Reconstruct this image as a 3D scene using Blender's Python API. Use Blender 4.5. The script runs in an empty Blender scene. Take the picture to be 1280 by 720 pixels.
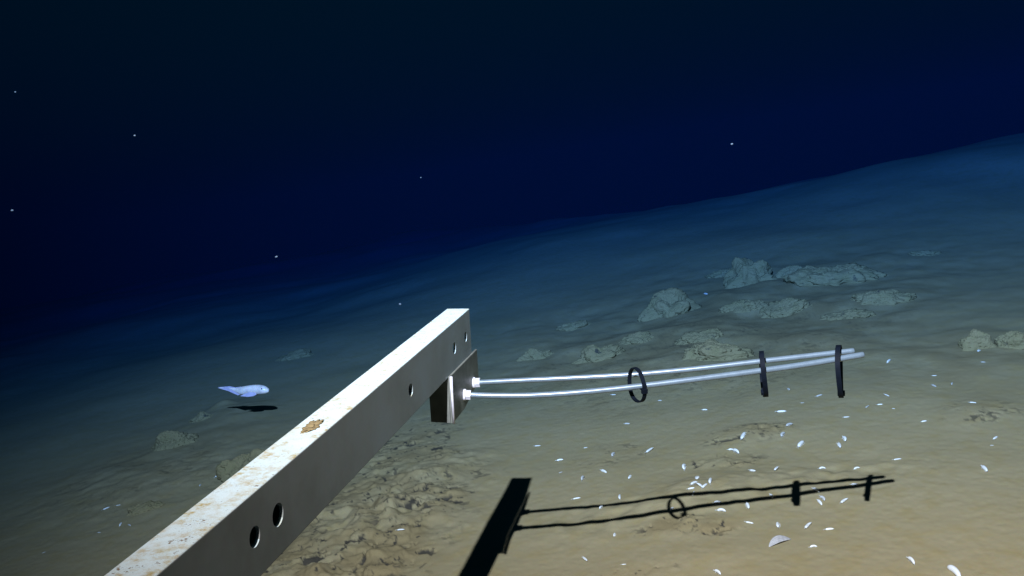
import bpy, bmesh, math, random
import numpy as np
from mathutils import Vector, Matrix, noise as mnoise

SC = bpy.context.scene
COL = SC.collection
# ------------------------------------------------------------------ camera
F_PX, CAM_H = 1108.0, 0.85
ROLL = math.radians(9.3)
PITCH = math.atan(135 * math.cos(ROLL) / F_PX)
FW = np.array([0, math.cos(PITCH), -math.sin(PITCH)])
U0 = np.array([0, math.sin(PITCH), math.cos(PITCH)])
R0 = np.array([1.0, 0, 0])
RT = R0 * math.cos(ROLL) - U0 * math.sin(ROLL)
UP = R0 * math.sin(ROLL) + U0 * math.cos(ROLL)
CAM = np.array([0, 0, CAM_H])
cd = bpy.data.cameras.new('camera')
cam = bpy.data.objects.new('camera', cd); COL.objects.link(cam)
cam.matrix_world = Matrix(((RT[0], UP[0], -FW[0], CAM[0]), (RT[1], UP[1], -FW[1], CAM[1]), (RT[2], UP[2], -FW[2], CAM[2]), (0, 0, 0, 1)))
cd.sensor_width = 36.0
cd.lens = 36.0 * F_PX / 1280.0
cd.clip_start, cd.clip_end = 0.02, 400
SC.camera = cam
# ------------------------------------------------------------------ deep dark water outside the lit volume
w = bpy.data.worlds.new("World"); SC.world = w; w.use_nodes = True
bg = w.node_tree.nodes['Background']
bg.inputs['Color'].default_value = (0.0, 0.62, 1.0, 1)
bg.inputs['Strength'].default_value = 0.010
# ------------------------------------------------------------------ the lander's lamp, high above and left of the camera
LAMP = CAM + 1.2 * np.array([-0.1712, -0.1634, 0.9716])
def add_spot(name, loc, target, power, size, blend, color, radius):
    l = bpy.data.lights.new(name, 'SPOT'); o = bpy.data.objects.new(name, l); COL.objects.link(o)
    l.energy = power; l.color = color; l.spot_size = math.radians(size); l.spot_blend = blend; l.shadow_soft_size = radius
    o.location = loc
    o.rotation_euler = (Vector(target) - Vector(loc)).to_track_quat('-Z', 'Y').to_euler()
    return o
lamp = add_spot('lander_lamp', LAMP, (3.3, 8.0, 1.0), 2350, 130, 1.0, (1.0, 0.535, 0.365), 0.013)
lamp.data.use_nodes = True      # a collimated reflector beam loses strength more slowly than a bare bulb
_nt = lamp.data.node_tree; _em = _nt.nodes['Emission']; _lf = _nt.nodes.new('ShaderNodeLightFalloff')
_lf.inputs['Strength'].default_value = 0.5; 
_m1 = _nt.nodes.new('ShaderNodeMath'); _m1.operation = 'MULTIPLY'; _m1.inputs[1].default_value = .58; _nt.links.new(_lf.outputs['Linear'], _m1.inputs[0])
_m2 = _nt.nodes.new('ShaderNodeMath'); _m2.operation = 'MULTIPLY_ADD'; _m2.inputs[1].default_value = .17; _nt.links.new(_lf.outputs['Constant'], _m2.inputs[0]); _nt.links.new(_m1.outputs[0], _m2.inputs[2])
_nt.links.new(_m2.outputs[0], _em.inputs['Strength'])
SC.view_settings.view_transform = 'Standard'; SC.view_settings.look = 'None'
SC.view_settings.exposure = 0; SC.view_settings.gamma = 1
SC.cycles.volume_bounces = 0
SC.cycles.max_bounces = 5
SC.cycles.sample_clamp_indirect = 4

# ------------------------------------------------------------------ helpers
def ray(x, y): return FW + RT * (x - 640) / F_PX - UP * (y - 360) / F_PX
def at(x, y, d): return CAM + ray(x, y) * d
def nrm(v): v = np.asarray(v, float); return v / np.linalg.norm(v)
def tag(o, label=None, cat=None, group=None, kind=None):
    if label: o['label'] = label
    if cat: o['category'] = cat
    if group: o['group'] = group
    if kind: o['kind'] = kind
    return o
def empty(name, loc):
    o = bpy.data.objects.new(name, None); COL.objects.link(o); o.location = Vector(loc); o.empty_display_size = .05
    bpy.context.view_layer.update()
    return o
def mesh_obj(name, verts, faces, mat, parent=None, smooth=True, loc=None):
    """verts are world coordinates; loc = origin"""
    o_ = Vector(loc) if loc is not None else (parent.matrix_world.translation.copy() if parent else Vector((0, 0, 0)))
    m = bpy.data.meshes.new(name)
    m.from_pydata([tuple(Vector(v) - o_) for v in verts], [], faces); m.update()
    if smooth:
        m.polygons.foreach_set('use_smooth', [True] * len(m.polygons))
    m.materials.append(mat)
    o = bpy.data.objects.new(name, m); COL.objects.link(o)
    if parent:
        o.parent = parent
        o.location = o_ - parent.matrix_world.translation
    else:
        o.location = o_
    if parent: bpy.context.view_layer.update()
    return o
def tube_geo(pts, rad, n=14, sx=1.0, sy=1.0, cap=True):
    pts = [np.asarray(p, float) for p in pts]
    if not hasattr(rad, '__len__'): rad = [rad] * len(pts)
    V, Fc = [], []
    t0 = nrm(pts[1] - pts[0]); ref = np.array([0, 0, 1.0])
    if abs(t0 @ ref) > .9: ref = np.array([0, 1.0, 0])
    a = nrm(np.cross(t0, ref))
    for i, p in enumerate(pts):
        t = nrm(pts[min(i + 1, len(pts) - 1)] - pts[max(i - 1, 0)])
        a = nrm(a - t * (a @ t)); b = np.cross(a, t)
        for k in range(n):
            an = 2 * math.pi * k / n
            V.append(p + rad[i] * (sx * math.cos(an) * a + sy * math.sin(an) * b))
    for i in range(len(pts) - 1):
        for k in range(n):
            Fc.append((i * n + k, i * n + (k + 1) % n, (i + 1) * n + (k + 1) % n, (i + 1) * n + k))
    if cap:
        Fc.append(tuple(range(n))[::-1]); Fc.append(tuple(range((len(pts) - 1) * n, len(pts) * n)))
    return V, Fc
def catmull(P, n=8):
    P = [np.asarray(p, float) for p in P]; out = []
    for i in range(len(P) - 1):
        p0 = P[max(i - 1, 0)]; p1 = P[i]; p2 = P[i + 1]; p3 = P[min(i + 2, len(P) - 1)]
        for k in range(n):
            t = k / n
            out.append(.5 * ((2 * p1) + (p2 - p0) * t + (2 * p0 - 5 * p1 + 4 * p2 - p3) * t * t + (3 * p1 - p0 - 3 * p2 + p3) * t ** 3))
    out.append(P[-1]); return out

class Noise2:
    def __init__(s, seed): s.g = np.random.RandomState(seed).rand(512, 512) * 2 - 1
    def __call__(s, x, y):
        xi = np.floor(x).astype(int); yi = np.floor(y).astype(int); fx = x - xi; fy = y - yi
        fx = fx * fx * fx * (fx * (fx * 6 - 15) + 10); fy = fy * fy * fy * (fy * (fy * 6 - 15) + 10)
        g = s.g; a = g[xi % 512, yi % 512]; b = g[(xi + 1) % 512, yi % 512]; c = g[xi % 512, (yi + 1) % 512]; d = g[(xi + 1) % 512, (yi + 1) % 512]
        return (a * (1 - fx) + b * fx) * (1 - fy) + (c * (1 - fx) + d * fx) * fy
def fbm(N, x, y, f, o, g=.5):
    s = 0; a = 1
    for k in range(o):
        s = s + a * N(x * f + 17.3 * k, y * f - 9.1 * k); a *= g; f *= 2.07
    return s
N1, N2, N3, N4 = Noise2(1), Noise2(2), Noise2(3), Noise2(4)

# ------------------------------------------------------------------ terrain height
def flat_ground(x, y, z=0.0):
    d = ray(x, y); return CAM + d * (z - CAM_H) / d[2]
def smooth(a, b, x):
    t = np.clip((x - a) / (b - a), 0, 1); return t * t * (3 - 2 * t)
BUMPS = []   # (px, py, metres wide in x, in y, height)
def bump(px, py, sx, sy, h): g = flat_ground(px, py); BUMPS.append((g[0], g[1], sx, sy, h))
bump(470, 650, .20, .22, .030)     # crumbly bank right of the beam
bump(400, 720, .16, .14, .022)
bump(540, 585, .18, .16, .016)
bump(905, 612, .26, .13, .012)     # under the shadow of the rods
bump(862, 618, .13, .08, .013); bump(283, 513, .07, .10, .035)
bump(930, 545, .16, .12, .012)
bump(885, 655, .10, .05, .006)
bump(835, 700, .20, .07, .006)
bump(300, 520, .16, .20, .03)      # under the fish
bump(215, 600, .5, .5, .03)
bump(1225, 517, .12, .1, .012)
bump(1050, 600, .3, .1, .004)
PITS = [(460, 650, .24, .36, 1.0), (400, 705, .26, .22, 1.1), (550, 595, .17, .2, .8), (505, 560, .2, .3, .6), (905, 578, .10, .06, .8), (930, 545, .13, .07, .7),
        (845, 655, .09, .05, .6), (900, 660, .05, .03, .7), (790, 712, .10, .04, .6), (1225, 518, .10, .09, .6), (215, 590, .4, .4, .22), (840, 450, 1.0, .7, .2), (770, 565, .12, .1, .3)]
BANKS = [(840, 450, 1.0, .6, .5), (880, 400, 1.1, .8, .6), (1000, 365, 1.3, 1.0, .6), (1245, 445, .5, .45, .6), (225, 565, .4, .45, .6)]
BANKG = [(flat_ground(a, b)[0], flat_ground(a, b)[1], c, d, e) for a, b, c, d, e in BANKS]
PITG = [(flat_ground(a, b)[0], flat_ground(a, b)[1], c, d, e) for a, b, c, d, e in PITS]
SHX, SHY = flat_ground(900, 620)[:2]
def height(x, y, want_mask=False):
    x = np.asarray(x, float); y = np.asarray(y, float)
    r = np.hypot(x, y)
    z = .010 * fbm(N1, x, y, .9, 3) + .0015 * fbm(N2, x, y, 4.0, 3, .4)
    z = z + smooth(3.2, 9, r) * .08 * fbm(N3, x, y, .55, 3, .35)
    z = z + .0006 * fbm(N4, x, y, 60, 2)
    for bi, (bx, by, sx, sy, h) in enumerate(BUMPS):
        z = z + h * np.exp(-((x - bx) / sx) ** 2 - ((y - by) / sy) ** 2) * (1 + (.6 if bi < 3 else .15) * fbm(N3, x, y, 14, 3 if bi < 3 else 2))
    # rise towards the right, then the seabed falls away behind a low crest
    z = z + smooth(4.0, 8.5, y) * .235 * np.sqrt(np.logaddexp(0, (np.clip(x, -30, 12) + .2) * 1.6) / 1.6)
    crest = 8.4 + 12 * (1 - smooth(-2.6, 3.0, x)) + .25 * N1(x * .4, y * 0 + 3.3) + .12 * x
    z = z - np.clip(r - crest, 0, 60) ** 1.3 * .075
    z = z + .0052 * fbm(N2, x, y, 19, 2, .5) * np.exp(-((x - SHX) / .5) ** 4 - ((y - SHY) / .11) ** 2)
    for (px, py, sx, sy, s) in BANKG:      # softly hummocked sediment round the far mounds
        z = z + .030 * s * np.exp(-((x - px) / sx) ** 2 - ((y - py) / sy) ** 2) * (1 + .6 * fbm(N2, x, y, 3.4, 3, .45))
    m = 0
    for (px, py, sx, sy, s) in PITG:
        m = m + s * np.exp(-(((x - px) / sx) ** 2 + ((y - py) / sy) ** 2) ** 2)
    m = np.clip(m * (1.0 + .8 * fbm(N2, x, y, 7, 2)), 0, 1.2)
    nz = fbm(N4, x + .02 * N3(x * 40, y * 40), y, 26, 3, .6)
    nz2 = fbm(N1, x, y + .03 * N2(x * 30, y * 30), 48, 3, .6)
    crumb = smooth(.0, .5, fbm(N2, x + .01 * N3(x * 50, y * 50), y, 30, 3, .55))
    rough = .0020 * fbm(N3, x, y, 15, 3, .5) + .0022 * crumb + .006 * smooth(.0, .6, fbm(N3, x + 3, y, 15, 3, .5)) * smooth(.3, .9, m) - .007 * smooth(.66, .84, nz)
    if want_mask:
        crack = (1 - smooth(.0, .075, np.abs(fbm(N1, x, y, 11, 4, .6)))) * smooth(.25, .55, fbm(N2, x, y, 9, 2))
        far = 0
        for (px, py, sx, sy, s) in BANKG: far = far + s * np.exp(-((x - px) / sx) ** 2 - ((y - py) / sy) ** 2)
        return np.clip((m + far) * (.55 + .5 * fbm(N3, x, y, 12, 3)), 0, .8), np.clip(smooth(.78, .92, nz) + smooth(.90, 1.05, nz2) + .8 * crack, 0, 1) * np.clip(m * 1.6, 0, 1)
    return z + np.clip(m, 0, 1.2) * rough
def gpt(px, py):
    """point of the seabed seen at a pixel"""
    d = ray(px, py); ts = np.geomspace(.8, 40, 500)
    for _ in range(3):
        P = CAM[None] + d[None] * ts[:, None]; below = P[:, 2] < height(P[:, 0], P[:, 1])
        k = int(np.argmax(below)) if below.any() else len(ts) - 1
        ts = np.linspace(ts[max(k - 1, 0)], ts[k], 12)
    return CAM + d * ts[-1], ts[-1]

# ------------------------------------------------------------------ materials
def newmat(name):
    m = bpy.data.materials.new(name); m.use_nodes = True
    nt = m.node_tree; b = nt.nodes['Principled BSDF']; return m, nt, b
def nnode(nt, t, **kw):
    n = nt.nodes.new(t)
    for k, v in kw.items():
        if k in n.inputs: n.inputs[k].default_value = v
        else: setattr(n, k, v)
    return n
def ramp(nt, src, stops):
    r = nt.nodes.new('ShaderNodeValToRGB'); e = r.color_ramp.elements
    e[0].position, e[0].color = stops[0][0], (*stops[0][1], 1); e[1].position, e[1].color = stops[-1][0], (*stops[-1][1], 1)
    for p, c in stops[1:-1]:
        q = e.new(p); q.color = (*c, 1)
    nt.links.new(src, r.inputs[0]); return r
def mixc(nt, fac, a, b, mode='MIX'):
    m = nt.nodes.new('ShaderNodeMix'); m.data_type = 'RGBA'; m.blend_type = mode
    for s, v in ((0, fac), (6, a), (7, b)):
        if hasattr(v, 'links') or hasattr(v, 'is_linked'): nt.links.new(v, m.inputs[s])
        else: m.inputs[s].default_value = v if s == 0 else (*v, 1)
    return m.outputs[2]
def mud_material(name, tint=1.0, seabed=True):
    m, nt, b = newmat(name)
    geo = nnode(nt, 'ShaderNodeNewGeometry')
    P = geo.outputs['Position']
    n1 = nnode(nt, 'ShaderNodeTexNoise', Scale=1.6, Detail=5.0, Roughness=.6); nt.links.new(P, n1.inputs['Vector'])
    n2 = nnode(nt, 'ShaderNodeTexNoise', Scale=16.0, Detail=6.0, Roughness=.65); nt.links.new(P, n2.inputs['Vector'])
    n3 = nnode(nt, 'ShaderNodeTexNoise', Scale=220.0, Detail=3.0, Roughness=.7); nt.links.new(P, n3.inputs['Vector'])
    if not seabed: pal = [(.3, (.165, .130, .055)), (.5, (.19, .148, .066)), (.7, (.21, .165, .076))]
    base = ramp(nt, n1.outputs['Fac'], pal if not seabed else [(.3, (.235 * tint, .187 * tint, .086 * tint)), (.5, (.262 * tint, .205 * tint, .098 * tint)), (.7, (.282 * tint, .222 * tint, .108 * tint))])
    och = ramp(nt, n2.outputs['Fac'], [(.46, (0, 0, 0)), (.72, (1, 1, 1))])
    c = mixc(nt, och.outputs[0], base.outputs[0], (.255 * tint, .19 * tint, .075 * tint) if seabed else (.16, .128, .05))
    c2 = mixc(nt, .16, c, n3.outputs['Color'], 'OVERLAY')
    if seabed:      # shade of deep holes and cracks put into the colour as near-black
        at_ = nnode(nt, 'ShaderNodeAttribute'); at_.attribute_name = 'burrow_shade'
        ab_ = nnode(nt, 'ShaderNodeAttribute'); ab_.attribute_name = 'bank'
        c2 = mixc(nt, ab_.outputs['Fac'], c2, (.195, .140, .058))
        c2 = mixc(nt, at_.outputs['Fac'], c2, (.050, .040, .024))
    else:
        vo = nnode(nt, 'ShaderNodeTexNoise', Scale=17.0, Detail=3.0, Roughness=.6); nt.links.new(P, vo.inputs['Vector'])
        sp = ramp(nt, vo.outputs['Fac'], [(.655, (0, 0, 0)), (.70, (1, 1, 1))])
        c2 = mixc(nt, sp.outputs[0], c2, (.05, .045, .03))  # dark specks paint the shade of openings too small to model
        as_ = nnode(nt, 'ShaderNodeAttribute'); as_.attribute_name = 'silt'      # silt drifted over the foot of the rock
        c2 = mixc(nt, as_.outputs['Fac'], c2, (.195, .150, .064))
    nt.links.new(c2, b.inputs['Base Color'])
    b.inputs['Roughness'].default_value = .95; b.inputs['Specular IOR Level'].default_value = .15
    bp = nnode(nt, 'ShaderNodeBump', Strength=.35, Distance=.004); nt.links.new(n2.outputs['Fac'], bp.inputs['Height'])
    bp2 = nnode(nt, 'ShaderNodeBump', Strength=.18, Distance=.0012); nt.links.new(n3.outputs['Fac'], bp2.inputs['Height']); nt.links.new(bp.outputs[0], bp2.inputs['Normal'])
    nt.links.new(bp2.outputs[0], b.inputs['Normal'])
    return m
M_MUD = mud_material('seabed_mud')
M_ROCK = mud_material('crusted_sediment', .78, False)

def alu_material(name, lit_dirty_top=True):
    m, nt, b = newmat(name)
    geo = nnode(nt, 'ShaderNodeNewGeometry'); P = geo.outputs['Position']
    n1 = nnode(nt, 'ShaderNodeTexNoise', Scale=9.0, Detail=5.0, Roughness=.6); nt.links.new(P, n1.inputs['Vector'])
    nf = nnode(nt, 'ShaderNodeTexNoise', Scale=95.0, Detail=5.0, Roughness=.75); nt.links.new(P, nf.inputs['Vector'])
    nm = nnode(nt, 'ShaderNodeTexNoise', Scale=32.0, Detail=5.0, Roughness=.7); nt.links.new(P, nm.inputs['Vector'])
    base = ramp(nt, n1.outputs['Fac'], [(.32, (.265, .33, .325)), (.5, (.31, .39, .39)), (.68, (.33, .43, .45))])
    c = base.outputs[0]
    if lit_dirty_top:
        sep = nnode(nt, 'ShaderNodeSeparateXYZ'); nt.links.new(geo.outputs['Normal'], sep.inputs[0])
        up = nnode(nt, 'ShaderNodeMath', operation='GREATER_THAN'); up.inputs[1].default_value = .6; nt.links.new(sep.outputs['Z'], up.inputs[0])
        # stains of settled sediment; lamp light painted as a paler base than the sides
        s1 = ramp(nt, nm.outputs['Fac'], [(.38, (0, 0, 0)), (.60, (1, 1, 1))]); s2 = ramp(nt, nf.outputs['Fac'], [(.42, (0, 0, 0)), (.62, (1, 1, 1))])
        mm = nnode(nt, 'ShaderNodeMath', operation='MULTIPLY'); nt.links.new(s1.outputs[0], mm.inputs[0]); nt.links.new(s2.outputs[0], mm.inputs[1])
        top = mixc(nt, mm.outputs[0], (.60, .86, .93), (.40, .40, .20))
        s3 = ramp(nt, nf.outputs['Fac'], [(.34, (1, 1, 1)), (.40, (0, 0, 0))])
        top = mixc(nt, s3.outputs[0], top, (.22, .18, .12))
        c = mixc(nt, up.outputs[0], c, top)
    c = mixc(nt, .10, c, nf.outputs['Color'], 'OVERLAY')
    nt.links.new(c, b.inputs['Base Color'])
    b.inputs['Metallic'].default_value = 0; b.inputs['Roughness'].default_value = .7; b.inputs['Specular IOR Level'].default_value = .2
    bp = nnode(nt, 'ShaderNodeBump', Strength=.15, Distance=.001); nt.links.new(nf.outputs['Fac'], bp.inputs['Height']); nt.links.new(bp.outputs[0], b.inputs['Normal'])
    return m
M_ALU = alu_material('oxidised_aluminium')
def plain(name, col, rough=.5, metal=0.0, nscale=60, var=.25, bump_=.1, spec=.5, sss=0):
    m, nt, b = newmat(name)
    tc = nnode(nt, 'ShaderNodeTexCoord'); n = nnode(nt, 'ShaderNodeTexNoise', Scale=float(nscale), Detail=4.0); nt.links.new(tc.outputs['Object'], n.inputs['Vector'])
    lo = tuple(c * (1 - var) for c in col); hi = tuple(min(1, c * (1 + var)) for c in col)
    r = ramp(nt, n.outputs['Fac'], [(.3, lo), (.7, hi)]); nt.links.new(r.outputs[0], b.inputs['Base Color'])
    b.inputs['Roughness'].default_value = rough; b.inputs['Metallic'].default_value = metal; b.inputs['Specular IOR Level'].default_value = spec
    if sss:
        b.inputs['Subsurface Weight'].default_value = sss; b.inputs['Subsurface Radius'].default_value = (.004, .006, .010); b.inputs['Subsurface Scale'].default_value = 1.0
    bp = nnode(nt, 'ShaderNodeBump', Strength=bump_, Distance=.001); nt.links.new(n.outputs['Fac'], bp.inputs['Height']); nt.links.new(bp.outputs[0], b.inputs['Normal'])
    return m
M_ROD = plain('bright_steel_rod', (.17, .235, .27), .30, .25, 90, .10, .03, 1.0)
M_NUT = plain('white_nylon_nut', (.75, .78, .82), .4, 0, 120, .12)
M_BRK = plain('bracket_metal', (.17, .19, .16), .55, .15, 45, .25)
M_TIE = plain('black_nylon', (.0025, .005, .010), .7, 0, 80, .3, .1, .12)
M_AMPH = plain('pale_shell', (.70, .68, .58), .35, 0, 300, .12, .2)
M_AMPD = plain('dull_pale_shell', (.46, .44, .37), .5, 0, 300, .15, .2)
M_FISH = plain('pale_fish_skin', (.80, .66, .55), .35, 0, 45, .18, .1, .5, .3)
M_FHEAD = plain('fish_fin_membrane', (.50, .42, .50), .4, 0, 60, .15)
M_EYE = plain('fish_eye', (.01, .01, .015), .15)
M_SHELL = plain('pale_dusty_shell', (.34, .31, .26), .55, 0, 150, .18, .3)
M_SNOW = plain('organic_fleck', (.10, .16, .22), .8, 0, 500, .2)
M_CLOD = plain('mud_clod', (.27, .24, .12), .95, 0, 160, .35, .6)

# ------------------------------------------------------------------ seabed: one sheet
def build_seabed():
    th = np.concatenate([np.radians(np.linspace(-180, -44, 60, endpoint=False)), np.radians(np.linspace(-44, 44, 1150, endpoint=False)), np.radians(np.linspace(44, 180, 61))[:-1]])
    rr = np.concatenate([np.linspace(.03, 1.2, 18, endpoint=False), np.geomspace(1.2, 3.6, 430, endpoint=False), np.geomspace(3.6, 12, 260, endpoint=False), np.geomspace(12, 58, 40)])
    T, R_ = np.meshgrid(th, rr, indexing='ij')
    X = np.sin(T) * R_; Y = np.cos(T) * R_
    Z = height(X, Y)
    Z = np.maximum(Z, -2.2 + .2 * N1(X * .3, Y * .3))
    nt_, nr = X.shape
    co = np.stack([X, Y, Z], -1).reshape(-1, 3)
    co = np.vstack([co, [[0, 0, float(height(0, 0))]]])
    i = np.arange(nt_)[:, None]; j = np.arange(nr - 1)[None, :]; i2 = (i + 1) % nt_
    q = np.stack([i * nr + j, i * nr + j + 1, i2 * nr + j + 1, i2 * nr + j], -1).reshape(-1, 4)
    tri = np.stack([np.full(nt_, len(co) - 1), np.arange(nt_) * nr, ((np.arange(nt_) + 1) % nt_) * nr], -1)
    q = q[:, ::-1]; tri = tri[:, ::-1]
    m = bpy.data.meshes.new('seabed')
    m.vertices.add(len(co)); m.vertices.foreach_set('co', co.ravel())
    nl = q.size + tri.size
    m.loops.add(nl); m.loops.foreach_set('vertex_index', np.concatenate([q.ravel(), tri.ravel()]).astype(np.int32))
    m.polygons.add(len(q) + len(tri))
    st = np.concatenate([np.arange(len(q)) * 4, q.size + np.arange(len(tri)) * 3]).astype(np.int32)
    m.polygons.foreach_set('loop_start', st)
    m.update(calc_edges=True); m.validate()
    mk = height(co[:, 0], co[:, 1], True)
    for nm_, v_ in zip(('bank', 'burrow_shade'), mk):
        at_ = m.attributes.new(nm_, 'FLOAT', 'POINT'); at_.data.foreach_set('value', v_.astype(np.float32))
    m.polygons.foreach_set('use_smooth', [True] * len(m.polygons))
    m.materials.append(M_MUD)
    o = bpy.data.objects.new('seabed', m); COL.objects.link(o); o['kind'] = 'structure'
    if sum(p.normal.z for p in m.polygons[:50]) < 0: m.flip_normals()
    return o
build_seabed()

# ------------------------------------------------------------------ water (haze box)
def build_haze():
    x0, x1, y0, y1, z0, z1 = -60, 60, -60, 60, -3.6, 2.35
    V = [(x, y, z) for x in (x0, x1) for y in (y0, y1) for z in (z0, z1)]
    Fc = [(0, 1, 3, 2), (4, 6, 7, 5), (0, 4, 5, 1), (2, 3, 7, 6), (0, 2, 6, 4), (1, 5, 7, 3)]
    m = bpy.data.materials.new('sea_water_haze'); m.use_nodes = True; nt = m.node_tree
    for n in list(nt.nodes):
        if n.type == 'BSDF_PRINCIPLED': nt.nodes.remove(n)
    out = next(n for n in nt.nodes if n.type == 'OUTPUT_MATERIAL')
    v = nt.nodes.new('ShaderNodeVolumePrincipled'); nt.links.new(v.outputs[0], out.inputs['Volume'])
    v.inputs['Density'].default_value = .5
    v.inputs['Color'].default_value = (.0001, .0026, .0034, 1)
    v.inputs['Absorption Color'].default_value = (.135, .475, .95, 1)
    v.inputs['Anisotropy'].default_value = 0.0
    v.inputs['Blackbody Intensity'].default_value = 0
    o = mesh_obj('haze', V, Fc, m, smooth=False); o['kind'] = 'stuff'
    tag(o, 'clear dark blue sea water filling the scene', 'water')
build_haze()

# ------------------------------------------------------------------ sediment crusted mounds / rocks
def rock(px, py, wpx, hpx, label, seed, deep=1.0, group='sediment covered rocks on the seabed'):
    g, dist = gpt(px, py)
    wm = wpx * dist / F_PX / 2 * 1.0; hm = hpx * dist / F_PX * .68
    ns, nrg = 150, 70
    V, Fc = [], []
    right = nrm([g[1], -g[0], 0]); fwd = nrm([g[0], g[1], 0]); sv = Vector((seed * 3.7, seed * 1.3, 0))
    asp = wm / hm
    for i in range(nrg + 1):
        el = math.pi / 2 * (1 - i / nrg * 1.12)          # top of the mound down to a little below the mud
        for k in range(ns):
            a = 2 * math.pi * k / ns
            q = Vector((math.cos(el) * math.cos(a), math.cos(el) * math.sin(a) * deep, math.sin(el)))
            qs = Vector((q.x * asp, q.y * asp, q.z)) * .8
            r_ = .88 + .34 * mnoise.noise(q * 1.3 + sv) + .22 * mnoise.noise(qs * 1.5 + sv)
            r_ += .12 * abs(mnoise.noise(qs * 2.6 + sv)) + .08 * abs(mnoise.noise(qs * 5.5 + sv)) + .07 * abs(mnoise.noise(qs * 12 + sv))
            pit = mnoise.noise(qs * 7 + sv * 2)
            if pit > .34: r_ -= min(.14, (pit - .34) * 1.6)
            flare = 1 + .06 * max(0, 1 - math.sin(max(el, 0)) * 3.2) ** 2
            V.append(g + right * q.x * wm * r_ * flare + fwd * q.y * wm * .8 * r_ * flare + np.array([0, 0, q.z * hm * r_ * 1.12]))
    VA = np.array(V); VA[:, 2] += height(VA[:, 0], VA[:, 1]) - float(height(g[0], g[1])); V = list(VA)
    for i in range(nrg):
        for k in range(ns):
            a = i * ns + k; b_ = i * ns + (k + 1) % ns
            Fc.append((a, a + ns, b_ + ns, b_))
    o = mesh_obj('rock', V, Fc, M_ROCK, loc=g)
    sil = []
    for i in range(nrg + 1):
        el = math.pi / 2 * (1 - i / nrg * 1.12)
        for k in range(ns):
            sil.append(min(1, max(0, 1 - (el + .02) / .38 + .5 * mnoise.noise(Vector((k * .17, i * .2, seed))))))
    at_ = o.data.attributes.new('silt', 'FLOAT', 'POINT'); at_.data.foreach_set('value', sil)
    return tag(o, label, 'rock', group)
ROCKS = [
 (938, 352, 60, 36, 'tallest blocky rock on the far dark slope, standing against the blue water', 11, 1.0),
 (1040, 350, 110, 24, 'long low lumpy rock ridge just right of the tallest blocky rock', 12, .7),
 (836, 392, 64, 32, 'rounded pale rock left of the blocky one, above the first black cable tie', 13, 1.0),
 (896, 446, 88, 26, 'broad crumbly rock just behind the rods between the first two cable ties', 14, .8),
 (984, 392, 64, 18, 'low crusty rock behind the rods above the middle cable tie', 15, .8),
 (750, 447, 58, 20, 'small mound of a rock behind the rods left of the first cable tie', 16, .8),
 (670, 447, 44, 14, 'faint small rock in the haze nearest to the right of the beam tip', 17, .8),
 (1222, 434, 44, 24, 'crumbly rock near the right edge with a white fleck in front of it', 18, .9),
 (1272, 432, 46, 24, 'rock cut off by the right edge of the view', 19, .9),
 (1102, 374, 70, 16, 'low flat rock behind the tip of the rods', 20, .8),
 (716, 410, 40, 10, 'faint low rock far behind the left half of the rods', 21, .8),
 (218, 556, 56, 22, 'lumpy rock on the dim seabed left of the beam and below the fish', 22, .9),
 (312, 592, 70, 44, 'smooth pale rock half hidden behind the upper edge of the beam', 23, 1.0),
 (180, 637, 46, 10, 'small flat rock on the dim seabed beside four white flecks at left', 24, .7),
 (252, 524, 30, 11, 'tiny rock just left below the shadow of the fish', 25, .8),
 (372, 446, 44, 10, 'dim far rock between the fish and the beam tip', 26, .8),
 (990, 343, 40, 14, 'low shoulder of rock between the blocky rock and the long ridge', 31, .8),
 (872, 424, 60, 12, 'flat crumbly rock just above the broad one behind the rods', 32, .8),
 (796, 425, 44, 10, 'low rock left under the rounded pale rock', 33, .8),
 (930, 384, 56, 12, 'low rock directly below the blocky rock', 34, .8),
 (1156, 318, 36, 6, 'faint flat rock far up the slope at right', 35, .8),
 (1060, 395, 60, 9, 'very low rock just above the rod tips', 36, .8),
 (905, 343, 44, 9, 'low rock at the left foot of the blocky rock', 37, .8),
]
for r_ in ROCKS: rock(*r_[:4], r_[4], r_[5], r_[6])

# ------------------------------------------------------------------ support beam with bracket and rods
D_ = nrm(ray(869, 145))
l0 = nrm(np.cross(D_, [0, 0, 1])); u0 = np.cross(l0, D_)
ph = math.radians(-7)
L_ = l0 * math.cos(ph) + u0 * math.sin(ph); U_ = u0 * math.cos(ph) - l0 * math.sin(ph)
TIP = at(585, 387, 1.66) + D_ * .010
BW, BH, WT, BL = .0435, .0862, .0042, 2.1
def bm_box(o, a, b, c, A=L_, B=U_, Cc=D_, bev=0):
    """box from corner o spanning vectors"""
    V = [o + A * i + B * j + Cc * k for i in (0, a) for j in (0, b) for k in (0, c)]
    Fc = [(0, 1, 3, 2), (4, 6, 7, 5), (0, 4, 5, 1), (2, 3, 7, 6), (0, 2, 6, 4), (1, 5, 7, 3)]
    return V, Fc
def fix_bevel(o, width=.001, seg=2, ang=30):
    bm = bmesh.new(); bm.from_mesh(o.data); bmesh.ops.recalc_face_normals(bm, faces=bm.faces)
    if width:
        ed = [e for e in bm.edges if len(e.link_faces) == 2 and e.calc_face_angle(0) > math.radians(ang)]
        bmesh.ops.bevel(bm, geom=ed, offset=width, segments=seg, profile=.5, affect='EDGES', clamp_overlap=True)
    for f in bm.faces: f.smooth = False
    bm.to_mesh(o.data); bm.free()
def boolean(o, cutters):
    for c in cutters:
        md = o.modifiers.new('cut', 'BOOLEAN'); md.operation = 'DIFFERENCE'; md.solver = 'EXACT'; md.object = c
    bpy.context.view_layer.update()
    dg = bpy.context.evaluated_depsgraph_get()
    me = bpy.data.meshes.new_from_object(o.evaluated_get(dg)); o.modifiers.clear(); o.data = me
    for c in cutters: bpy.data.objects.remove(c)
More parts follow.
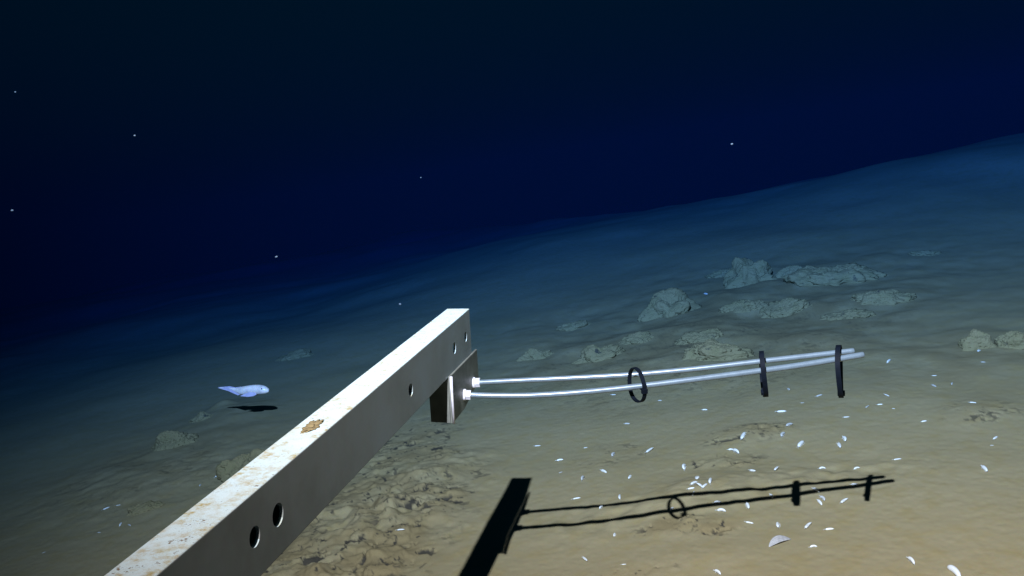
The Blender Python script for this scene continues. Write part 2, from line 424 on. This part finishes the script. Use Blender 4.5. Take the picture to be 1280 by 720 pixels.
def side_point(px, py, off=0.0):
    r = ray(px, py); t = ((TIP + L_ * off - CAM) @ L_) / (r @ L_); return CAM + r * t
beam_root = empty('support_beam', TIP - D_ * 1.0)
tag(beam_root, 'long stained aluminium box beam with round holes crossing the lower left, carrying two rods', 'beam')
c0 = TIP - L_ * BW - U_ * BH - D_ * BL
V, Fc = bm_box(c0, BW, BH, BL)
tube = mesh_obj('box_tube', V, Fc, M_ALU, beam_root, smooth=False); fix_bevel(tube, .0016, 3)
cut = []
V, Fc = bm_box(c0 + L_ * WT + U_ * WT - D_ * .01, BW - 2 * WT, BH - 2 * WT, BL + .02)
inner = mesh_obj('cut', V, Fc, M_ALU, smooth=False); fix_bevel(inner, 0); cut.append(inner)
for (hx, hy, hr) in ((318.5, 671, .0105), (347.5, 643.5, .0120), (513.5, 487.3, .0098), (568, 435, .0102), (582, 421, .0095)):
    p = side_point(hx, hy)
    V, Fc = tube_geo([p - L_ * .012, p + L_ * .012], hr, 40)
    cy = mesh_obj('cut', V, Fc, M_ALU, smooth=False); fix_bevel(cy, 0); cut.append(cy)
boolean(tube, cut)
# bracket: side plate and near leg of a bent plate hanging under the beam tip
P_near = side_point(563, 475, .0045); P_far = side_point(596.5, 440, .0045)
br_len = (P_far - P_near) @ D_; br_h = .078; PT = .0042
brk = empty('bracket', P_near); brk.parent = beam_root; brk.location = Vector(P_near - np.array(beam_root.location)); bpy.context.view_layer.update()
def poly_prism(P2, o, A, B, N, th):
    n = len(P2); V = [o + A * a + B * b for a, b in P2] + [o + A * a + B * b - N * th for a, b in P2]
    Fc = [tuple(range(n)), tuple(range(n, 2 * n))[::-1]] + [(i, i + n, (i + 1) % n + n, (i + 1) % n) for i in range(n)]
    return V, Fc
outl = [(0, .006), (br_len, .004), (br_len, -.058), (br_len * .72, -.068), (br_len * .42, -.078), (0, -.078)]
V, Fc = poly_prism(outl, P_near + L_ * 0, D_, U_, L_, PT)
o = mesh_obj('side_plate', V, Fc, M_BRK, brk, smooth=False); fix_bevel(o, .0008, 2)
legw = .040
LT = float((TIP - U_ * BH - P_near) @ U_) - .0006     # butts against the underside of the tube
V, Fc = poly_prism([(-.0047, LT), (-.0047, -.0778), (-legw, -.0765), (-legw, LT)], P_near + D_ * .0005, L_, U_, -D_, .004)
o = mesh_obj('near_leg', V, Fc, M_BRK, brk, smooth=False); fix_bevel(o, .0006, 2)
V, Fc = tube_geo([P_near + D_ * .0 - U_ * (-.006) + L_ * .0015, P_near - U_ * .02 + L_ * .0015 + D_ * -.001, P_near - U_ * .078 + L_ * .0015], .0024, 8)
edge = mesh_obj('lit_edge_bead', V, Fc, M_NUT, brk);  # added white strip imitates lamp light catching the plate's edge
# rods
RA = [(592, 478.5), (640, 476), (700, 473.3), (790, 468.3), (870, 461), (950, 451.7), (1010, 445), (1067, 438.5)]
RB = [(580, 493.5), (640, 494.8), (700, 492.3), (770, 486), (850, 476.5), (950, 463.5), (1010, 455), (1079, 443.3)]
rod_pts = []
for RP, tipd, rad0, lab in ((RA, 1.59, .0051, 'upper, slightly shorter rod'), (RB, 1.575, .0054, 'lower rod reaching farther at its tip')):
    p0 = side_point(*RP[0], .0045); d0 = (p0 - CAM) @ FW
    P3 = []
    for (x, y) in RP:
        t = (x - RP[0][0]) / (RP[-1][0] - RP[0][0]); P3.append(at(x, y, d0 + (tipd - d0) * (t ** .9)))
    P3 = catmull(P3, 8); rod_pts.append(P3)
    n = len(P3)
    V, Fc = tube_geo([P3[0]] + P3[1:] + [P3[-1] + nrm(P3[-1] - P3[-2]) * .0015], [rad0] * n + [rad0 * .6], 16)
    rd = mesh_obj('rod', V, Fc, M_ROD, beam_root, loc=p0); rd['label'] = lab
    for e in rd.data.polygons: e.use_smooth = len(e.vertices) == 4
    ax = nrm(P3[2] - P3[0])
    V, Fc = tube_geo([p0 - ax * .001, p0 + ax * .0035], .0105, 24); wsh = mesh_obj('washer', V, Fc, M_NUT, rd); fix_bevel(wsh, .0005, 1, 50)
    V, Fc = tube_geo([p0 + ax * .0035, p0 + ax * .0125], .0092, 6); nut = mesh_obj('nut', V, Fc, M_NUT, rd); fix_bevel(nut, .0007, 2)

# ------------------------------------------------------------------ cable ties hanging round both rods
def tie(px, top_y, bot_y, yaw, rx_scale, head_ang, label, lean=0.0, bandw=.0085, dd=.035):
    # depth from rods
    Pm = min(rod_pts[1], key=lambda p: abs(640 + F_PX * ((p - CAM) @ RT) / ((p - CAM) @ FW) - px)); d = (Pm - CAM) @ FW
    top = at(px - 2, top_y, d); bot = at(px + 2 + lean, bot_y, d + dd)
    cen = (top + bot) / 2; hz = np.linalg.norm(top - bot) / 2 - .0008; zz = nrm(top - bot)
    view = nrm(cen - CAM)
    a = nrm(np.cross(zz, np.cross(view, zz)))      # horizontal in-plane axis when seen edge on
    side = np.cross(zz, a)
    ax1 = a * math.cos(yaw) + side * math.sin(yaw); axn = np.cross(ax1, zz)
    n = 72; V = []; Fc = []; th = .0024
    for k in range(n):
        t = 2 * math.pi * k / n
        ex = .93
        c, s = math.cos(t), math.sin(t)
        p = cen + ax1 * rx_scale * hz * math.copysign(abs(c) ** ex, c) + zz * hz * math.copysign(abs(s) ** ex, s)
        nn = nrm(ax1 * c / rx_scale + zz * s)
        p = p + axn * .0009 * math.sin(2 * t)
        for (u, v) in ((-.5, -.5), (.5, -.5), (.5, .5), (-.5, .5)): V.append(p + axn * bandw * u + nn * th * v)
    for k in range(n):
        a_ = k * 4; b_ = ((k + 1) % n) * 4
        for j in range(4): Fc.append((a_ + j, b_ + j, b_ + (j + 1) % 4, a_ + (j + 1) % 4))
    root = empty('cable_tie', top); tag(root, label, 'cable tie', 'black cable ties looped round the two rods')
    st = mesh_obj('strap', V, Fc, M_TIE, root, smooth=False); fix_bevel(st, 0)
    t = head_ang; p = cen + ax1 * rx_scale * hz * math.cos(t) + zz * hz * math.sin(t); tn = nrm(-ax1 * rx_scale * math.sin(t) + zz * math.cos(t)); nn = nrm(np.cross(axn, tn))
    V, Fc = bm_box(p - axn * bandw * .75 - tn * .0045 - nn * .0035, bandw * 1.5, .009, .007, axn, tn, nn)
    hd = mesh_obj('head', V, Fc, M_TIE, root, smooth=False); fix_bevel(hd, .0008, 2)
    V, Fc = bm_box(p + nn * .0030 - axn * bandw * .35 - tn * .0007, bandw * .7, .0014, .010, axn, tn, nn)
    tl = mesh_obj('cut_tail', V, Fc, M_TIE, root, smooth=False); fix_bevel(tl, 0)
tie(796, 459.5, 502.5, math.radians(27), .92, math.radians(195), 'wide open black cable tie loop nearest the beam, seen as a ring', bandw=.0070, dd=.004)
tie(954, 441.5, 493, math.radians(3), .72, math.radians(-80), 'middle black cable tie, seen edge on around both rods')
tie(1049.5, 434, 494, math.radians(-3.5), .75, math.radians(-82), 'longest black cable tie, nearest the tips of the rods')

# ------------------------------------------------------------------ mud clods lying on the beam top
def lump_geo(cen, ax, ay, az, seed, ns=26, nr=16, amp=.3, fr=2.2):
    V, Fc = [], []
    for i in range(nr + 1):
        th_ = math.pi * i / nr
        for k in range(ns):
            p_ = 2 * math.pi * k / ns
            q = Vector((math.sin(th_) * math.cos(p_), math.sin(th_) * math.sin(p_), math.cos(th_)))
            s = 1 + amp * mnoise.fractal(q * fr + Vector((seed, 0, 0)), 1.0, 2.0, 4)
            V.append(np.asarray(cen) + s * (ax * q.x + ay * q.y + az * q.z))
    for i in range(nr):
        for k in range(ns):
            a = i * ns + k; b_ = i * ns + (k + 1) % ns
            Fc.append((a, a + ns, b_ + ns, b_))
    return V, Fc
def top_point(px, py):
    r = ray(px, py); t = ((TIP - CAM) @ U_) / (r @ U_); return CAM + r * t
p = top_point(390, 533)
V, Fc = lump_geo(p + U_ * .0003, D_ * .019, L_ * .0080, U_ * .0014, 5, 40, 24, amp=.75, fr=2.6)
tag(mesh_obj('mud_clod', V, Fc, M_CLOD, loc=p), 'brown clod of mud lying on the white top face of the beam', 'mud', None)

# ------------------------------------------------------------------ fish
def build_fish():
    FD = 3.68
    c = at(305, 487, FD)
    xr = nrm(np.array(RT) * .985 + np.array([0, -.18, 0])); zu = nrm(UP - xr * (UP @ xr)); yv = np.cross(zu, xr)
    S = FD / F_PX
    # stations along the body, in pixels from (305,487): x, centre z, half height, half width
    st = [(-34, .6, .3, .2), (-30, 1.0, .7, .4), (-24, 1.6, 1.1, .6), (-18, .6, 1.6, .9), (-12, -1.0, 2.6, 1.6), (-6, -1.6, 4.6, 2.8), (0, -1.2, 5.4, 3.9), (7, -.2, 5.9, 4.9), (14, .6, 6.1, 5.6), (20, .9, 6.0, 5.8), (25, .9, 5.6, 5.4), (29, .7, 4.6, 4.4), (32, .4, 3.0, 2.9), (33.2, .2, 1.4, 1.4)]
    arr = np.array(st); xs = np.linspace(-34, 33.2, 60); I = [np.interp(xs, arr[:, 0], arr[:, k]) for k in (1, 2, 3)]
    ker = np.array([1, 2, 3, 2, 1]) / 9
    I = [np.convolve(np.pad(v, 2, 'edge'), ker, 'valid') for v in I]
    n = 28; V, Fc = [], []
    for i, x in enumerate(xs):
        yb = 2.2 * math.sin((x + 34) / 67 * math.pi * 1.4) * max(0, (5 - x) / 39)
        for k in range(n):
            a = 2 * math.pi * k / n
            V.append(c + S * (xr * x + zu * (I[0][i] + I[1][i] * math.sin(a)) + yv * (yb + I[2][i] * math.cos(a))))
    for i in range(len(xs) - 1):
        for k in range(n): Fc.append((i * n + k, i * n + (k + 1) % n, (i + 1) * n + (k + 1) % n, (i + 1) * n + k))
    Fc += [tuple(range(n))[::-1], tuple(range((len(xs) - 1) * n, len(xs) * n))]
    root = empty('snailfish', c); tag(root, 'pale blue white snailfish with rounded head swimming just above the dim seabed at left', 'fish')
    b = mesh_obj('body', V, Fc, M_FISH, root); fix_bevel(b, 0)
    for e in b.data.polygons: e.use_smooth = True
    def fin(name, P, th_=.35, yo=0):
        P3 = [c + S * (xr * x + zu * z + yv * y) for x, z, y in P]
        N = nrm(np.cross(P3[1] - P3[0], P3[-1] - P3[0])); V = [q + N * th_ * S for q in P3] + [q - N * th_ * S for q in P3]; k = len(P)
        Fc = [tuple(range(k)), tuple(range(k, 2 * k))[::-1]] + [(i, i + k, (i + 1) % k + k, (i + 1) % k) for i in range(k)]
        o_ = mesh_obj(name, V, Fc, M_FHEAD, root, smooth=False); fix_bevel(o_, 0); return o_
    fin('dorsal_fin', [(2, 3.0, 0), (-4, 3.5, 0), (-12, 2.2, .6), (-20, 3.2, 1.2), (-29, 2.2, 1), (-36, 1.4, .5), (-30, .8, .6), (-20, .4, .8), (-8, 0, .2)])
    fin('anal_fin', [(-2, -5, 0), (-8, -7.4, .2), (-14, -5.6, .8), (-22, -2.6, 1.2), (-31, -.6, 1), (-36, .6, .5), (-24, 1, 1), (-10, 0, .2)])
    for s in (-1, 1):
        fin('pectoral_fin', [(17, -2, 4.6 * s), (20, -4.5, 6.0 * s), (16, -6.8, 6.6 * s), (8, -8.0, 6.6 * s), (-2, -7.6, 5.6 * s), (4, -4.5, 4.8 * s), (11, -1.8, 4.6 * s)])
        pe = c + S * (xr * 26 + zu * 2.6 + yv * 5.0 * s)
        V, Fc = lump_geo(pe, xr * S * .95, yv * S * .6, zu * S * .95, 1, 12, 8, 0)
        mesh_obj('eye', V, Fc, M_EYE, root)
build_fish()

# ------------------------------------------------------------------ amphipods
def amph_mesh(name, seed, curl, mat, legs=True):
    """about 1 unit long, lying on its side, x along the body; thick head end, thin tail"""
    rs = random.Random(seed); V, Fc = [], []
    def add(vf):
        n0 = len(V); V.extend(vf[0]); Fc.extend([tuple(i + n0 for i in f) for f in vf[1]])
    N = 15; pts, rad = [], []
    for i in range(N):
        t = i / (N - 1); a = (t - .5) * curl
        R_ = 1 / max(curl, .05)
        pts.append(np.array([math.sin(a) * R_, (1 - math.cos(a)) * -R_, 0]))
        r = .150 * max(0, 1 - abs(2 * t - 1) ** 3.5) ** .5 * (1 - .25 * t)
        rad.append(max(.05, r * (1 + .035 * ((i % 2) * 2 - 1))))
    add(tube_geo(pts, rad, 12, 1.0, .75))
    if legs:
        for i in range(2, N - 2, 2):
            p = pts[i]; a = (i / (N - 1) - .5) * curl; inn = np.array([-math.sin(a), -math.cos(a), 0]); tg = np.array([math.cos(a), -math.sin(a), 0])
            q1 = p + inn * .17 + tg * rs.uniform(-.05, .02); q2 = q1 + inn * .08 + tg * rs.uniform(-.12, -.02)
            add(tube_geo([p, q1, q2], [.016, .011, .005], 5))
        for sgn in (-1, 1):
            p = pts[0]; add(tube_geo([p, p + np.array([-.14, .03 * sgn + .02, .04]), p + np.array([-.30, .06 * sgn - .05, .02])], [.016, .011, .005], 5))
        p = pts[-1]; add(tube_geo([p, p + np.array([.09, -.05, 0])], [.018, .006], 5))
    V = [np.array(v) - np.array([0, -.12 * (curl > .8), 0]) for v in V]
    m = bpy.data.meshes.new(name); m.from_pydata([tuple(v) for v in V], [], Fc); m.update()
    bm = bmesh.new(); bm.from_mesh(m); bmesh.ops.recalc_face_normals(bm, faces=bm.faces); bm.to_mesh(m); bm.free()
    m.polygons.foreach_set('use_smooth', [True] * len(m.polygons)); m.materials.append(mat)
    return m
AM = [amph_mesh('amphipod', s, c, M_AMPH) for s, c in ((1, .25), (2, .9), (3, 1.5), (4, 2.1))]
A_BIG = amph_mesh('amphipod', 31, .7, M_AMPH, False)
AD = [amph_mesh('amphipod', s + 7, c, M_AMPD) for s, c in ((1, .3), (2, 1.1), (3, 1.7))]
# px, py, length px, image angle (deg, ccw), variant, label
A = [
 (672, 558, 8, 5, 0, 'small white amphipod alone on the mud below the rods, nearest the bracket'),
 (700, 576, 9, 8, 1, 'white amphipod above the tip of the beam shadow, upper of a vertical pair'),
 (701, 591, 5, 20, 4, 'tiny dull amphipod directly below the arched one right of the beam shadow tip'),
 (732, 560, 5, 10, 4, 'tiny faint amphipod between the rods and the shadow, second from the bracket'),
 (729, 599, 8, 60, 5, 'dull amphipod above the straight left part of the upper rod shadow'),
 (755, 590, 8, -25, 0, 'white amphipod slanting down to the right above the left end of the rod shadow'),
 (767, 569, 7, 50, 5, 'dull slanting amphipod halfway between ring and shadow gap'),
 (787, 597, 7, 65, 0, 'upright white amphipod above the gap in the upper rod shadow'),
 (812, 564, 10, 35, 0, 'bright amphipod slanting up to the right below the ring shaped tie'),
 (721, 624, 10, 10, 1, 'white arched amphipod touching the top of the left rod shadow'),
 (775, 622, 9, 80, 0, 'upright amphipod standing in the gap of the upper rod shadow'),
 (752, 635, 6, 40, 1, 'small white amphipod between the two rod shadows at their left'),
 (768, 669, 6, 70, 0, 'lone white amphipod below the lower rod shadow, right of the beam shadow'),
 (732, 700, 8, -50, 0, 'amphipod at the bottom, left one of a pair under the rod shadows'),
 (780, 706, 6, 0, 0, 'amphipod at the bottom, right one of a pair under the rod shadows'),
 (897, 717, 10, -30, 1, 'arched amphipod at the bottom edge below the crescent shell, to its left'),
 (856, 585, 10, 75, 2, 'upright curved amphipod just above the left of the dense cluster'),
 (929, 546, 11, 55, 0, 'long pale amphipod lying on the ochre hump below the middle tie'),
 (914, 563, 8, 0, 1, 'left amphipod of a touching pair below the ochre hump'),
 (920, 566, 9, -25, 1, 'right amphipod of a touching pair below the ochre hump'),
 (941, 589, 8, -20, 0, 'white amphipod above the rod shadow, right of the dense cluster'),
 (872, 598, 9, 110, 1, 'topmost amphipod of the dense cluster on the rod shadow'),
 (868, 605, 9, 30, 1, 'left amphipod in the middle of the dense cluster'),
 (875, 608, 9, -30, 2, 'central amphipod of the dense cluster'),
 (881, 608, 8, 40, 0, 'right amphipod in the middle of the dense cluster'),
 (888, 602, 11, 78, 0, 'upright amphipod at the right end of the dense cluster'),
 (864, 611, 9, 5, 0, 'lowest left amphipod of the dense cluster, on the dark shadow line'),
 (867, 617, 5, 60, 1, 'tiny amphipod just under the dense cluster, between the two shadow lines'),
 (897, 629, 10, 5, 1, 'arched amphipod on the lower rod shadow, above the biggest bright one'),
 (902, 639, 12, -5, 2, 'bright bulky amphipod just under the lower rod shadow'),
 (935, 633, 9, -60, 0, 'slanting amphipod below the middle of the rod shadow'),
 (937, 654, 10, -5, 0, 'flat lying amphipod left above the crescent shell'),
 (840, 637, 6, 40, 5, 'small amphipod at the lower end of the first tie shadow'),
 (979, 544, 8, 45, 5, 'dull curved amphipod right of the ochre hump'),
 (987, 532, 9, 25, 5, 'dull amphipod above the curved one right of the ochre hump'),
 (1001, 556, 11, 40, 0, 'bright amphipod slanting up to the right in open mud below the ties'),
 (1055, 550, 9, -55, 1, 'upper amphipod of a close pair below the longest tie'),
 (1050, 558, 9, -65, 0, 'lower amphipod of a close pair below the longest tie'),
 (1122, 575, 10, 10, 1, 'white amphipod just above the right end of the rod shadows'),
 (970, 587, 9, 55, 0, 'slanting amphipod above the middle of the rod shadow'),
 (1028, 586, 9, 10, 2, 'curled amphipod above the ring shadow, left of two'),
 (1071, 586, 8, 15, 2, 'curled amphipod above the rod shadow end, right of two'),
 (964, 621, 6, -40, 1, 'small amphipod on the lower shadow left of the ring shadow'),
 (1020, 614, 9, -20, 1, 'amphipod on the lower shadow just right of the ring shadow'),
 (1028, 624, 8, -40, 5, 'upper amphipod of a crossing pair under the lower shadow'),
 (1025, 629, 9, -45, 0, 'lower amphipod of a crossing pair under the lower shadow'),
 (1056, 627, 10, 35, 1, 'amphipod with a dark shadow below the right end of the rod shadows'),
 (1069, 607, 11, 0, 1, 'flat white amphipod lying on the lower shadow near its right end'),
 (972, 657, 9, 92, 0, 'upright white amphipod directly above the crescent shell'),
 (1011, 658, 11, 45, 1, 'slanting amphipod right above the crescent shell'),
 (1037, 662, 11, 5, 0, 'flat bright amphipod farthest right beside the crescent shell'),
 (1017, 684, 10, 5, 2, 'curled amphipod right of and level with the crescent shell'),
 (1139, 703, 12, -40, 1, 'arched amphipod alone near the bottom right'),
 (1111, 452, 7, 35, 0, 'white amphipod just right of the rod tips'),
 (767, 494, 6, 0, 0, 'small amphipod seen right under the rods left of the ring tie'),
 (825, 501, 5, 0, 4, 'tiny faint amphipod under the rods right of the ring tie'),
 (881, 513, 7, 0, 1, 'small white amphipod under the rods between ring tie and middle tie'),
 (784, 530, 7, 0, 4, 'dull amphipod on the mud below the ring tie'),
 (986, 487, 5, -40, 4, 'tiny amphipod close right of the middle tie'),
 (1024, 495, 8, 15, 4, 'dull amphipod just left of the bottom of the longest tie'),
 (1003, 504, 5, 0, 4, 'tiny dull amphipod midway between the bottoms of the two edge-on ties'),
 (977, 515, 12, 3, 0, 'long flat amphipod below and right of the middle tie'),
 (1109, 495, 6, -20, 0, 'upper amphipod of a pair right of the longest tie'),
 (1100, 506, 7, 5, 0, 'lower amphipod of a pair right of the longest tie'),
 (1084, 509, 5, 30, 4, 'tiny dull amphipod closest right of the bottom of the longest tie'),
 (1058, 522, 8, 5, 0, 'amphipod directly below the longest tie'),
 (1168, 470, 6, 0, 0, 'upper amphipod of a stacked pair on the right, level with the rods'),
 (1168, 483, 6, -25, 4, 'lower amphipod of a stacked pair on the right, level with the rods'),
 (1190, 480, 5, 60, 4, 'tiny amphipod right beside the stacked pair'),
 (1216, 504, 9, -5, 1, 'white amphipod above the small dark pitted patch at right'),
 (1117, 511, 4, 0, 4, 'barely visible amphipod low right of the longest tie'),
 (1155, 527, 7, 10, 0, 'amphipod in bare mud left of the small pitted patch'),
 (1244, 548, 6, 30, 0, 'upper amphipod of a pair near the right edge'),
 (1240, 557, 5, 0, 4, 'lower dull amphipod of a pair near the right edge'),
 (1231, 587, 11, -45, 0, 'bright slanting amphipod on bare mud near the right edge'),
 (133, 636, 9, 20, 0, 'left upper amphipod of four on the dim mud at far left'),
 (148, 632, 6, 10, 0, 'right upper amphipod of four on the dim mud at far left'),
 (151, 656, 6, 50, 0, 'left lower amphipod of four on the dim mud at far left'),
 (162, 657, 5, -20, 4, 'right lower amphipod of four on the dim mud at far left'),
 (124, 666, 4, 0, 4, 'faint amphipod left below the four at far left'),
 (55, 691, 5, 20, 4, 'amphipod farthest left on the dim mud'),
 (274, 595, 11, 28, 0, 'bright elongated amphipod beside the upper edge of the beam'),
 (250, 607, 4, 50, 4, 'tiny faint amphipod left of the bright one beside the beam'),
 (501, 663, 10, 15, 1, 'bright amphipod on the crumbly mud between the beam and its shadow'),
 (883, 368, 6, -20, 0, 'far white amphipod between the rounded rock and the blocky rock'),
 (1131, 375, 4, 0, 4, 'tiny far amphipod beside the low flat rock'),
 (1223, 439, 6, 60, 0, 'amphipod in front of the crumbly rock at right'),
 (1229, 453, 6, 0, 4, 'lower amphipod in front of the crumbly rock at right'),
 (1194, 716, 22, -38, 1, 'largest and brightest amphipod, at the bottom edge lower right'),
]
for i, (px, py, ln, ang, v, lab) in enumerate(A):
    rs = random.Random(100 + i)
    g, dist = gpt(px, py)
    s = ln * dist / F_PX * .92
    n = Vector((float(height(g[0] - .012, g[1]) - height(g[0] + .012, g[1])) / .024, float(height(g[0], g[1] - .012) - height(g[0], g[1] + .012)) / .024, 1)).normalized()
    # body axis on the ground whose picture points the wanted way
    a = math.radians(ang); best = None
    for k in range(72):
        t = k * math.pi / 36; dv = np.array([math.cos(t), math.sin(t), 0]); r_ = g - CAM; z_ = r_ @ FW
        ix = ((dv @ RT) * z_ - (r_ @ RT) * (dv @ FW)) / z_; iy = ((dv @ UP) * z_ - (r_ @ UP) * (dv @ FW)) / z_
        L = math.hypot(ix, iy); cs = (ix * math.cos(a) + iy * math.sin(a)) / L
        if best is None or cs > best[0]: best = (cs, dv, L)
    dv = Vector(best[1]); s *= min(1.7, 1 / max(best[2], .2))
    me = A_BIG if ln > 20 else (AM + AD)[min(v, 6)]
    o = bpy.data.objects.new('amphipod', me); COL.objects.link(o)
    x = (dv - n * dv.dot(n)).normalized(); y = n.cross(x)
    tl = Matrix((x, y, n)).transposed().to_4x4() @ Matrix.Rotation(rs.uniform(-.9, .9) + .35, 4, 'X')
    o.matrix_world = Matrix.Translation(Vector(g) + n * s * .105) @ tl @ Matrix.Scale(s, 4)
    tag(o, lab, 'amphipod', 'white amphipods scattered on the seabed')

# small pale eye-like knob beside the largest amphipod is its curled tail; the crescent shell
g, dist = gpt(975, 679)
k_ = dist / F_PX
xa = nrm(np.array([math.cos(math.radians(22)), math.sin(math.radians(22)) * .9, 0])); ya = np.cross([0, 0, 1.0], xa)
V, Fc = [], []
ns_, nr_ = 30, 14
for sgn, off in ((1, 0), (-1, 1)):
    for i in range(nr_ + 1):
        for j in range(ns_ + 1):
            u = j / ns_ * 2 - 1; v_ = i / nr_
            half = (1 - abs(u) ** 2.2) ** .7 if abs(u) < 1 else 0
            wx = u * 17 * k_; yy = (v_ * 2 - 1) * half * 4.2 * k_ - .0 * u
            zz = (1 - u * u) * (3.0 + 5.5 * (v_ ** .8)) * k_ * .9 + (0 if sgn > 0 else -.0012) + .0005 + .0004 * math.sin(v_ * 22)
            V.append(g + xa * wx + ya * (yy + .10 * 17 * k_ * (1 - u * u)) + np.array([0, 0, zz]))
n1_ = (nr_ + 1) * (ns_ + 1)
for sh in (0, 1):
    for i in range(nr_):
        for j in range(ns_):
            a = sh * n1_ + i * (ns_ + 1) + j; f_ = (a, a + 1, a + ns_ + 2, a + ns_ + 1); Fc.append(f_ if sh == 0 else f_[::-1])
for j in range(ns_):
    Fc.append((j, n1_ + j, n1_ + j + 1, j + 1)); b0 = nr_ * (ns_ + 1) + j; Fc.append((b0, b0 + 1, n1_ + b0 + 1, n1_ + b0))
tag(mesh_obj('shell', V, Fc, M_SHELL, loc=g), 'pale brownish crescent shaped shell lying on the mud with a dark shadow under its edge', 'shell')

# ------------------------------------------------------------------ flecks drifting in the water
for i, (px, py, d, r, lab) in enumerate((
    (168.5, 169.5, 1.5, 2.1, 'dim drifting fleck alone in the black water at upper left'),
    (915, 180, 1.7, 2.3, 'bright drifting fleck in the dark water at upper right'),
    (345.5, 321, 1.6, 2.5, 'drifting fleck in the dark water above the fish'),
    (15, 263, 1.6, 2.6, 'dim drifting fleck at the left edge'),
    (500, 380, 1.9, 2.4, 'drifting fleck just left of the beam tip'),
    (526, 222, 2.2, 1.3, 'faintest drifting fleck in the middle of the dark water'),
    (19, 115, 1.8, 1.8, 'faint drifting fleck near the upper left edge'))):
    c = at(px, py, d); s = .62 * r * d / F_PX
    V, Fc = lump_geo(c, np.array([s, 0, 0]), np.array([0, s * .8, 0]), np.array([0, 0, s * .7]), i * 5.1, 12, 8, .6, 1.6)
    tag(mesh_obj('marine_snow_fleck', V, Fc, M_SNOW, loc=c), lab, 'marine snow', 'flecks drifting in the water')
